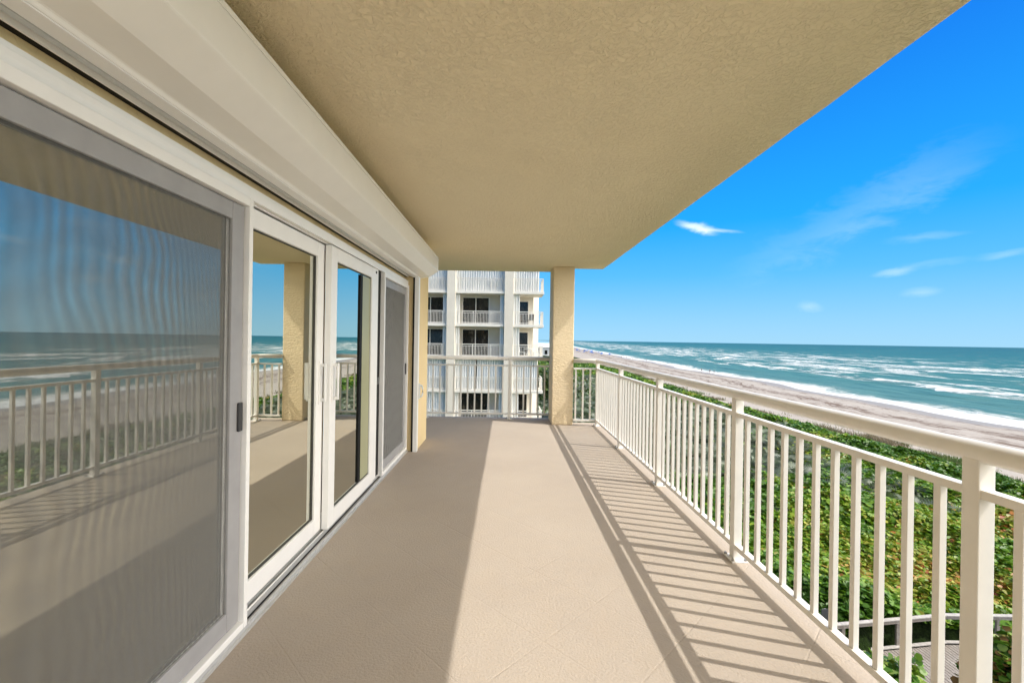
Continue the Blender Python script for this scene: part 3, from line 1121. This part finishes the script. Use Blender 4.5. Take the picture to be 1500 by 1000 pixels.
# dune grass at the edge of the sand
n = 90000
x, y = rng.normal(48.0, 3.4, n), np.concatenate([rng.uniform(10, 70, n // 2), rng.uniform(70, 260, n - n // 2)])
den = vn1.fbm(x / 4, y / 4, 3)
keep = (den + rng.random(n) * 0.2 + np.clip((47 - x) / 24, -0.3, 0.1) > 0.47) & (x < 56)
x, y = x[keep], y[keep]
m = len(x)
xv = x + (xs(y) - 102) * np.clip((x - 20) / 60, 0, 1)
b0 = np.stack([xv, y, ground_z(xv, y) - 0.02], 1)
hgt = rng.uniform(0.2, 0.7, m)
lean = rng.normal(size=(m, 2)) * 0.3
tip = b0 + np.stack([lean[:, 0] * hgt - 0.1, lean[:, 1] * hgt, hgt], 1)
wd = np.where(y > 80, 0.06, 0.035)
ang = rng.uniform(0, np.pi, m)
sd = np.stack([np.cos(ang) * wd, np.sin(ang) * wd, np.zeros(m)], 1)
V = np.stack([b0 - sd, b0 + sd, tip + sd * 0.2, tip - sd * 0.2], 1).reshape(-1, 3)
gr = np_mesh('dune_grass', V, np.arange(len(V)).reshape(-1, 4), LEAF)
ca = gr.data.color_attributes.new('leaf', 'FLOAT_COLOR', 'CORNER')
gi = np.clip((vn4.fbm(x / 5, y / 5, 2) * 5 - 0.6 + rng.normal(size=m) * 0.7).astype(int), 0, 3)
gc = palette([(0.10, 0.17, 0.035), (0.15, 0.17, 0.06), (0.20, 0.16, 0.085), (0.25, 0.19, 0.12)], gi)
gc = np.concatenate([gc, np.ones((m, 1))], 1)
ca.data.foreach_set('color', np.repeat(gc, 4, axis=0).astype(np.float32).ravel())
tag(gr, 'strip of dry brown and olive dune grass where the shrubs meet the sand', 'grass', kind='stuff')

# ------------------------------------------------------------------ boardwalk


def wood_mat():
    m = Mat('weathered grey timber')
    v = m.coords((1, 1, 1))
    g = m.noise(m.coords((6, 6, 40)), 2.0, 6, 0.65, 0.3)
    big = m.noise(v, 1.7, 3)
    c = m.ramp(g, [(0.3, (0.16, 0.145, 0.13)), (0.5, (0.30, 0.275, 0.25)), (0.7, (0.42, 0.39, 0.36))])
    c = m.mix(m.math('MULTIPLY', m.ramp(big, [(0.35, 1.0), (0.6, 0.0)]), 0.35), c, (0.20, 0.17, 0.145))
    sp = m.n('ShaderNodeSeparateXYZ')
    m.l(v, sp.inputs[0])
    wn_ = m.n('ShaderNodeTexWhiteNoise', noise_dimensions='1D')
    m.l(m.math('FLOOR', m.math('MULTIPLY', m.math('ADD', sp.outputs[0], 9.6), 1 / 0.15)), wn_.inputs['W'])
    c = m.mix(m.math('MULTIPLY', wn_.outputs[0], 0.45), c, (0.20, 0.165, 0.14))
    m.col(c)
    m.rough(0.85, 0.2)
    m.bump(g, 0.5, 0.006)
    return m.m


WOOD = wood_mat()
WOODL = plain('sun bleached timber', (0.40, 0.375, 0.35), 0.85, 0.2, 9)
bw = empty('boardwalk', (13.6, 17.4, -11.0))
tag(bw, 'weathered grey timber boardwalk with bleached handrail, running through the sea grape to the beach', 'boardwalk')
ZD, ZH = -10.82, -9.62


def center_y(x):
    return np.interp(x, [4, 13.4, 18.2, 52], [15.1, 16.28, 16.98, 17.0])


def loc(mb):
    mb.v = [(x - 13.6, y - 17.4, z + 11.0) for x, y, z in mb.v]
    return mb


dk = MB()
x = 4.0
while x < 50:
    cy = float(center_y(x))
    zz = ZD + random.uniform(-0.004, 0.004) - max(0, x - 40) * 0.12
    dk.box(x, x + 0.126, cy - 3.0 + random.uniform(-.01, .01), cy + 1.05 + random.uniform(-.01, .01), zz - 0.035, zz)
    x += 0.15
o = loc(dk).build('deck', WOOD, bw)


def strip(name, mat, off, w, z0, z1, pts=(4, 13.4, 18.2, 40)):
    mb = MB()
    for a, bb in zip(pts[:-1], pts[1:]):
        ya, yb = float(center_y(a)) + off, float(center_y(bb)) + off
        s = len(mb.v)
        for (xx, yy) in ((a, ya), (bb, yb)):
            mb.v += [(xx, yy - w, z0), (xx, yy + w, z0), (xx, yy + w, z1), (xx, yy - w, z1)]
        mb.f += [(s, s + 1, s + 5, s + 4), (s + 1, s + 2, s + 6, s + 5), (s + 2, s + 3, s + 7, s + 6), (s + 3, s, s + 4, s + 7), (s, s + 3, s + 2, s + 1), (s + 4, s + 5, s + 6, s + 7)]
    return loc(mb).build(name, mat, bw, 0.006)


for off in (1.1, -3.1):
    strip('handrail', WOODL, off, 0.085, ZH - 0.04, ZH)
    strip('side_board', WOOD, off - 0.03 * (1 if off > 0 else -1), 0.02, ZH - 0.18, ZH - 0.042)
    strip('curb', WOODL, off - 0.02, 0.075, ZD + 0.06, ZD + 0.10)
    for xp in (5, 7.2, 9.4, 11.6, 13.5, 16.0, 18.05, 20.4, 22.8, 25.2, 27.6, 30, 32.4, 34.8, 37.2):
        cy = float(center_y(xp)) + off + 0.055 * (1 if off > 0 else -1)
        loc(MB().box(xp - 0.07, xp + 0.07, cy - 0.045, cy + 0.045, -11.6, ZH - 0.042)).build('post', WOOD, bw, 0.006)

sg = empty('sign', (13.05, 17.75, -11.2))
tag(sg, 'small dark grey notice sign on a post beside the start of the boardwalk handrail', 'sign')
MB().box(-0.035, 0.035, 0.02, 0.08, 0, 1.9).build('post', WOOD, sg, 0.004)
MB().box(-0.19, 0.19, -0.012, 0.018, 1.32, 1.92).build('board', plain('charcoal board', (0.055, 0.06, 0.065), 0.6), sg, 0.006)


# distinct bushes in front of the boardwalk
def bush(name, cx, cy, zb, rx, ry, hz, n, size, cols, label):
    u = rng.normal(size=(n, 3))
    u /= np.linalg.norm(u, axis=1, keepdims=True)
    u[:, 2] = np.abs(u[:, 2])
    lob = 0.72 + 0.5 * vn2.fbm(u[:, 0] * 2.2 + 9, u[:, 1] * 2.2 + u[:, 2] * 2 + 3, 3)
    rad = (0.55 + 0.45 * rng.random(n) ** 0.45) * lob
    Pp = np.stack([u[:, 0] * rx * rad, u[:, 1] * ry * rad, u[:, 2] * hz * rad], 1)
    t = empty(name, (cx, cy, zb))
    tag(t, label, 'bush')
    ci = palette(cols, rng.integers(0, len(cols), n)) * (0.75 + 0.5 * rng.random((n, 1)))
    f = leaves('foliage', Pp, size * (0.6 + 0.7 * rng.random(n)), 0.35, ci, 'round')
    f.parent = t
    st = MB()
    for k in range(7):
        a = k * 0.9 + 0.3
        st.tube([(0.06 * math.cos(a), 0.06 * math.sin(a), -0.1), (rx * .3 * math.cos(a), ry * .3 * math.sin(a), hz * 0.45), (rx * .55 * math.cos(a), ry * .55 * math.sin(a), hz * 0.8)], [0.035, 0.022, 0.008], 6)
    st.build('stem', plain('grey bark', (0.12, 0.10, 0.08)), t, 0, True)
    return t


G2 = [(0.08, 0.19, 0.015), (0.12, 0.24, 0.02), (0.17, 0.29, 0.03), (0.24, 0.33, 0.05), (0.06, 0.14, 0.012)]
bush('sea_grape_bush', 10.4, 12.0, -11.1, 1.5, 1.3, 4.3, 5200, 0.2, G2, 'bright green leafy bush in front of the boardwalk, seen between the near balusters')
bush('sea_grape_bush', 14.3, 12.1, -11.1, 1.55, 1.4, 5.0, 6500, 0.2, G2 + [(0.30, 0.26, 0.05), (0.3, 0.16, 0.05)], 'green bush with yellowing leaves hiding the boardwalk right of the nearest post')

# ------------------------------------------------------------------ neighbouring apartment building
D = 36.5
FH = 2.75
LV = [2.63 + FH * k for k in range(-5, 4)]      # balcony floor levels, the lowest near the ground
nb_wall = stucco('pale building stucco', (0.76, 0.70, 0.60), (0.70, 0.64, 0.55), 8, 0.3, 0.01, streak=0.16)
nb_white = plain('building white paint', (0.80, 0.76, 0.69), 0.5, 0.05)


nb_shut = plain('ribbed hurricane shutter', (0.74, 0.75, 0.74), 0.45, 0.04, 1.5)
nb_glass = Mat('dark window glass')
nb_glass.col(nb_glass.ramp(nb_glass.noise(nb_glass.coords((1, 1, 0.5)), 1.6, 5, 0.7), [(0.45, (0.010, 0.010, 0.011)), (0.60, (0.03, 0.026, 0.022)), (0.74, (0.13, 0.12, 0.10))])).rough(0.06, 0.4)
nb_glass = nb_glass.m
nb = empty('apartment_building', (0, D, -11.2))
tag(nb, 'pale multi storey apartment block with white balcony railings and storm shutters beyond the balcony', 'building')


def np_(name, mat, x0, x1, y0, y1, z0, z1, bevel=0.0, parent=None):
    return box(name, mat, parent or nb, x0, x1, y0 - D, y1 - D, z0 + 11.2, z1 + 11.2, bevel)


def nbuild(mb, name, mat, parent=None):
    mb.v = [(x, y - D, z + 11.2) for x, y, z in mb.v]
    return mb.build(name, mat, parent or nb)


ZT = LV[-1] + 0.2
XA, XB = -22.0, 2.95
back = D + 1.7
# solid body behind the balconies; east end steps back so the corner balcony wraps round
np_('wall', nb_wall, XA, 0.45, back, back + 14, -11.3, ZT)
np_('wall', nb_wall, 0.452, 2.35, D + 2.9, back + 13.8, -11.3, ZT)
np_('wall', nb_white, 2.352, 3.05, D + 6.0, back + 13.6, -11.3, ZT - 0.02)
np_('roof', nb_white, XA - 0.3, XB + 0.1, D - 0.2, back + 14.3, ZT + 0.002, ZT + 0.5)
pier_x = [(-22.0, -21.3), (-16.2, -15.5), (-10.6, -9.9), (-5.0, -4.3), (-0.22, 0.52)]
for a, bb in pier_x:
    np_('pier', nb_wall, a, bb, D, back - 0.002, -11.3, ZT - 0.002, 0.01)
bays = [(-21.3, -16.2), (-15.5, -10.6), (-9.9, -5.0), (-4.3, -0.22), (0.52, 2.95)]


def railing(x0, x1, y, z, side=False):
    m = MB()
    m.box(x0, x1, y - 0.03, y + 0.03, z + 1.02, z + 1.08)
    m.box(x0, x1, y - 0.015, y + 0.015, z + 0.90, z + 0.93)
    m.box(x0, x1, y - 0.015, y + 0.015, z + 0.08, z + 0.12)
    n = max(2, int(round((x1 - x0) / 0.125)))
    for k in range(n + 1):
        xx = x0 + (x1 - x0) * k / n
        big = k in (0, n) or k % 12 == 0
        r = 0.03 if big else 0.013
        xx = min(max(xx, x0 + r), x1 - r)
        m.box(xx - r, xx + r, y - r * 0.98, y + r * 0.98, z + 0.0, z + (1.02 if big else 0.90))
    if side:
        x = x1 - 0.03
        y0, y1 = y + 0.035, D + 2.8
        m.box(x - 0.03, x + 0.03, y0, y1, z + 1.02, z + 1.08)
        m.box(x - 0.015, x + 0.015, y0, y1, z + 0.90, z + 0.93)
        m.box(x - 0.015, x + 0.015, y0, y1, z + 0.08, z + 0.12)
        for k in range(1, 22):
            yy = y0 + (y1 - y0) * k / 22
            m.box(x - 0.013, x + 0.013, yy - 0.013, yy + 0.013, z, z + 0.90)
    return nbuild(m, 'railing', nb_white)


def shutters(x0, x1, z0, z1, y):
    m = MB()
    n = int((x1 - x0) / 0.05)
    pts = []
    for k in range(n + 1):
        xx = x0 + (x1 - x0) * k / n
        pts.append((xx, y + (0.07 if (k // 2) % 2 else 0.0)))
    prof = pts + [(p[0], p[1] + 0.02) for p in reversed(pts)]
    m.prism(prof, 'z', z0, z1)
    return nbuild(m, 'storm_shutter', nb_shut)


nb_red = plain('pane reflecting tiles', (0.02, 0.016, 0.015), 0.05)


def window(x0, x1, z0, z1, y, n=2, mat=None):
    f = MB()
    e = 0.07
    f.box(x0, x1, y - 0.08, y, z1 - e, z1).box(x0, x1, y - 0.08, y, z0, z0 + e)
    wdt = (x1 - x0 - e) / n
    for k in range(n + 1):
        f.box(x0 + k * wdt, x0 + k * wdt + e, y - 0.078, y, z0 + e, z1 - e)
    fr = nbuild(f, 'window', nb_white)
    for k in range(n):
        p = MB().box(x0 + k * wdt + e, x0 + (k + 1) * wdt, y - 0.03, y - 0.012, z0 + e, z1 - e)
        p.v = [(x, yy - D, z + 11.2) for x, yy, z in p.v]
        p.build('pane', nb_glass, fr)
    return fr


for li, z in enumerate(LV[:-1]):
    for bi, (a, bb) in enumerate(bays):
        last = bi == 4
        x1 = bb + (0.12 if last else -0.003)
        x0 = a + 0.003
        # slab with a drip edge
        if last:
            np_('balcony_slab', nb_white, x0, x1, D + 0.1, D + 2.898, z - 0.22, z, 0.01)
        else:
            np_('balcony_slab', nb_white, x0, x1, D + 0.1, back - 0.003, z - 0.22, z, 0.01)
        railing(x0, bb + 0.08 if last else bb - 0.003, D + 0.2, z, last)
        zt = z + FH - 0.222
        closed = (li in (6, 7)) or li in (4 - 1, ) or (li == 2 and bi not in (3, 4)) or li in (0, 1) and bi % 2
        if z < 0 and abs(z + 2.87) < 0.1:
            closed = True
        if abs(z - 2.63) < 0.1 or abs(z + 0.12) < 0.1:
            closed = False
        if abs(z - 5.38) < 0.1 or z > 5.5:
            closed = True
        if closed:
            if bi == 3 and abs(z + 2.87) < 0.1:
                shutters(a + 0.01, a + 1.75, z + 0.02, zt - 0.01, D + 0.45)
                shutters(a + 1.86, bb - 0.01, z + 0.02, zt - 0.01, D + 0.45)
            else:
                shutters(a + 0.01, (bb - 0.35) if last else bb - 0.01, z + 0.02, zt - 0.01, D + 0.45)
            continue
        # open balcony: folded shutters at both ends and a sliding window at the back
        if not last:
            shutters(a + 0.02, a + 0.34, z + 0.02, zt - 0.01, D + 0.42)
            shutters(bb - 0.36, bb - 0.02, z + 0.02, zt - 0.01, D + 0.42)
            if bi % 2:
                window(a + 0.42, a + 2.78, z + 0.03, z + 2.36, back)
            else:
                window(bb - 2.85, bb - 0.42, z + 0.03, z + 2.36, back)
        else:
            shutters(a + 0.02, a + 0.55, z + 0.02, zt - 0.01, D + 0.42)
            window(0.95, 1.95, z + 0.03, z + 2.2, D + 2.9, 1)
            if z > -1:
                lm = MB().box(0.70, 0.84, D + 2.80, D + 2.895, z + 1.62, z + 1.95)
                nbuild(lm, 'wall_lamp', plain('lamp shade cream', (0.62, 0.55, 0.42)))


def chair(x, y, z, rz, c, label):
    t = empty('balcony_chair', (x, y, z), rz)
    tag(t, label, 'chair')
    MB().box(-0.24, 0.24, -0.24, 0.24, 0.40, 0.44).build('seat', c, t, 0.01)
    MB().prism([(0.20, 0.44), (0.24, 0.44), (0.32, 0.95), (0.28, 0.95)], 'x', -0.24, 0.24).build('backrest', c, t, 0.005)
    for sx in (-0.21, 0.21):
        for sy in (-0.21, 0.21):
            MB().box(sx - 0.02, sx + 0.02, sy - 0.02, sy + 0.02, 0, 0.40).build('leg', c, t)


cd = plain('dark chair resin', (0.06, 0.05, 0.045), 0.6)
cw = plain('white chair resin', (0.78, 0.78, 0.76), 0.5, 0.03)
chair(1.25, D + 1.6, LV[5], 0.4, cd, 'dark chair on the upper corner balcony of the apartment block, left of its pair')
chair(2.0, D + 1.5, LV[5], -0.5, cd, 'dark chair on the upper corner balcony of the apartment block, right of its pair')
chair(1.35, D + 1.0, LV[4], 1.4, cw, 'white chair left of the white table on the corner balcony of the apartment block')
chair(2.55, D + 1.1, LV[4], -1.5, cw, 'white chair right of the white table on the corner balcony of the apartment block')
tt = empty('patio_table', (1.95, D + 0.95, LV[4]))
tag(tt, 'round white table between two white chairs on the corner balcony of the apartment block', 'table')
MB().tube([(0, 0, 0.70), (0, 0, 0.74)], 0.45, 20).build('tabletop', cw, tt)
for k in range(4):
    a = k * math.pi / 2 + 0.4
    MB().tube([(0.1 * math.cos(a), 0.1 * math.sin(a), 0.70), (0.32 * math.cos(a), 0.32 * math.sin(a), 0.0)], 0.02, 6).build('leg', cw, tt)

# low white building and trees far up the coast, behind the apartment block
fb = empty('beach_building', (27.0, 330, -11.0))
tag(fb, 'distant low white building with pale roof far up the coast behind the apartment block', 'building')
MB().box(-14, 14, -6, 6, 0, 7).build('wall', nb_white, fb)
MB().prism([(-7, 7.0), (7, 7.0), (0, 10.2)], 'x', -15, 15).build('roof', plain('pale metal roof', (0.6, 0.6, 0.58)), fb)
for k in range(6):
    MB().box(-12 + k * 4.4, -10 + k * 4.4, -6.1, -6.0, 2.0, 5.0).build('window', nb_glass, fb)


def tree(x, y, z, h, r, n, label):
    t = empty('sea_grape_tree', (x, y, z))
    tag(t, label, 'tree')
    st = MB().tube([(0, 0, -0.3), (0.2, 0.1, h * 0.35), (0.1, -0.2, h * 0.7)], [0.22, 0.15, 0.06], 8)
    for k in range(6):
        a = k * 1.05
        st.tube([(0.15, 0, h * 0.35), (r * .4 * math.cos(a), r * .4 * math.sin(a), h * 0.6), (r * .75 * math.cos(a), r * .75 * math.sin(a), h * 0.75)], [0.09, 0.06, 0.02], 6)
    st.build('trunk', plain('bark', (0.12, 0.10, 0.08)), t, 0, True)
    cen = rng.normal(size=(26, 3)) * np.array([r * .45, r * .45, h * .14]) + np.array([0, 0, h * .72])
    Pp = cen[rng.integers(0, 26, n)] + rng.normal(size=(n, 3)) * np.array([r * .2, r * .2, h * .09])
    ci = palette([(0.05, 0.10, 0.02), (0.08, 0.14, 0.03), (0.12, 0.18, 0.05), (0.10, 0.12, 0.06)], rng.integers(0, 4, n)) * (0.7 + 0.5 * rng.random((n, 1)))
    f = leaves('crown', Pp, 0.34 * (0.6 + 0.8 * rng.random(n)), 0.4, ci, 'round')
    f.parent = t


tree(6.6, 62, -11.1, 8.6, 3.2, 2600, 'bushy tree standing just behind the corner of the apartment block')
tree(10.5, 96, -11.1, 6.5, 3.4, 2000, 'rounded tree on the dune farther up the coast than the apartment block')

# ------------------------------------------------------------------ beach: parasols and people
bl = plain('blue canvas', (0.012, 0.17, 0.60), 0.8)
bl2 = plain('pale pole', (0.6, 0.58, 0.54), 0.5)
ub = empty('beach_umbrella', (0, 0, 0))
um = MB()
s0 = 12
um.v.append((0, 0, 2.35))
for k in range(s0):
    a = 2 * math.pi * k / s0
    um.v.append((1.7 * math.cos(a), 1.7 * math.sin(a), 1.75))
for k in range(s0):
    um.f.append((0, 1 + k, 1 + (k + 1) % s0))
    um.f.append((0, 1 + (k + 1) % s0, 1 + k))
um.build('canopy', bl, ub)
MB().tube([(0, 0, -0.3), (0, 0, 2.4)], 0.035, 6).build('pole', bl2, ub)
k = 0
for row in range(3):
    for i in range(9):
        d = 430 + i * 26 + row * 9 + random.uniform(-5, 5)
        x = float(xs(d)) - 13 - row * 9 + random.uniform(-2, 2)
        o = ub if k == 0 else copy_tree(ub)
        o.location = (x, d, float(ground_z(x, d)))
        o.rotation_euler = (random.uniform(-.06, .06), random.uniform(-.06, .06), random.uniform(0, 6))
        tag(o, 'blue beach umbrella in the distant cluster on the sand up the coast', 'umbrella', 'blue umbrellas on the distant beach')
        k += 1


def person(x, y, rz, shirt, pants, label, stride=0.18, arm=0.1):
    """one skinned body with clothing as shells"""
    z = float(ground_z(x, y))
    t = empty('person', (x, y, z), rz)
    tag(t, label, 'person')

    def skin(name, nodes, edges, mat, sub=2):
        me = bpy.data.meshes.new(name)
        me.from_pydata([n_[0] for n_ in nodes], edges, [])
        me.materials.append(mat)
        o = bpy.data.objects.new(name, me)
        col.objects.link(o)
        o.parent = t
        o.modifiers.new('skin', 'SKIN')
        bpy.context.view_layer.update()
        for i, n_ in enumerate(nodes):
            me.skin_vertices[0].data[i].radius = (n_[1], n_[1] * (n_[2] if len(n_) > 2 else 1))
        me.skin_vertices[0].data[0].use_root = True
        s_ = o.modifiers.new('sub', 'SUBSURF')
        s_.levels = s_.render_levels = sub
        return o
    s = stride
    sk = SKIN
    body = [((0, 0, 0.93), 0.13), ((0, 0, 1.15), 0.12), ((0, 0, 1.36), 0.15), ((0, 0, 1.49), 0.055), ((0, -0.02, 1.60), 0.085), ((0, -0.02, 1.70), 0.085),
            ((-0.10, 0, 0.86), 0.095), ((-0.11, -s, 0.48), 0.06), ((-0.11, -s * 0.6, 0.08), 0.042), ((-0.11, -s * 0.6 - 0.15, 0.04), 0.035),
            ((0.10, 0, 0.86), 0.095), ((0.11, s * 0.3, 0.48), 0.06), ((0.11, s * 1.3, 0.08), 0.042), ((0.11, s * 1.3 - 0.14, 0.04), 0.035),
            ((-0.20, 0, 1.38), 0.055), ((-0.27, arm, 1.12), 0.042), ((-0.26, -0.05, 0.88), 0.032), ((-0.26, -0.08, 0.79), 0.034),
            ((0.20, 0, 1.38), 0.055), ((0.27, -arm, 1.12), 0.042), ((0.27, -0.15, 0.90), 0.032), ((0.27, -0.19, 0.81), 0.034)]
    ed = [(0, 1), (1, 2), (2, 3), (3, 4), (4, 5), (0, 6), (6, 7), (7, 8), (8, 9), (0, 10), (10, 11), (11, 12), (12, 13), (2, 14), (14, 15), (15, 16), (16, 17), (2, 18), (18, 19), (19, 20), (20, 21)]
    skin('body', body, ed, sk)
    sh = [((0, 0, 1.0), 0.15), ((0, 0, 1.18), 0.14), ((0, 0, 1.37), 0.165), ((-0.2, 0, 1.38), 0.07), ((-0.25, arm * 0.7, 1.22), 0.06), ((0.2, 0, 1.38), 0.07), ((0.25, -arm * 0.7, 1.22), 0.06)]
    skin('shirt', sh, [(0, 1), (1, 2), (2, 3), (3, 4), (2, 5), (5, 6)], shirt)
    pn_ = [((0, 0, 0.95), 0.145), ((-0.1, -0.02, 0.82), 0.11), ((-0.11, -s * 0.75, 0.58), 0.085), ((0.1, 0.02, 0.82), 0.11), ((0.11, s * 0.25, 0.58), 0.085)]
    skin('shorts', pn_, [(0, 1), (1, 2), (0, 3), (3, 4)], pants)
    MB().tube([(0, 0.0, 1.635), (0, 0.01, 1.70), (0, 0.0, 1.76), (0, -0.01, 1.80)], [0.098, 0.104, 0.09, 0.03], 12).build('hair', HAIR, t, 0, True)
    return t


SKIN = plain('skin', (0.36, 0.20, 0.13), 0.6)
HAIR = plain('dark hair', (0.03, 0.02, 0.015), 0.6)
navy, dark, red, whit, teal = (plain(n_, c_, 0.8) for n_, c_ in (('navy cloth', (0.02, 0.03, 0.07)), ('black cloth', (0.015, 0.015, 0.017)), ('red cloth', (0.35, 0.04, 0.03)), ('white cloth', (0.7, 0.7, 0.68)), ('teal cloth', (0.03, 0.2, 0.22))))
bpy.context.view_layer.update()
person(104.2 - 3.0, 228, 0.3, dark, navy, 'person in dark clothes walking at the water line, left of a group of three')
person(104.2 - 1.0, 223, 0.2, navy, dark, 'person in navy top in the middle of three walking at the water line', 0.1)
person(104.2 + 0.2, 221, 0.4, teal, dark, 'person in teal top at the right of three walking at the water line', 0.2)
for i, (dd, off, a_, b_, lb) in enumerate([(395, -4, red, dark, 'person in red top standing alone on the far wet sand'), (402, -7, whit, navy, 'person in white top standing near the far wet sand'),
                                          (372, -2, dark, dark, 'person in black at the edge of the far surf'), (340, -5, navy, red, 'person in navy top and red shorts up the beach'),
                                          (415, -2, teal, whit, 'person in teal top and white shorts nearest the blue umbrellas')]):
    person(float(xs(dd)) + off, dd, i * 1.3, a_, b_, lb, 0.08)
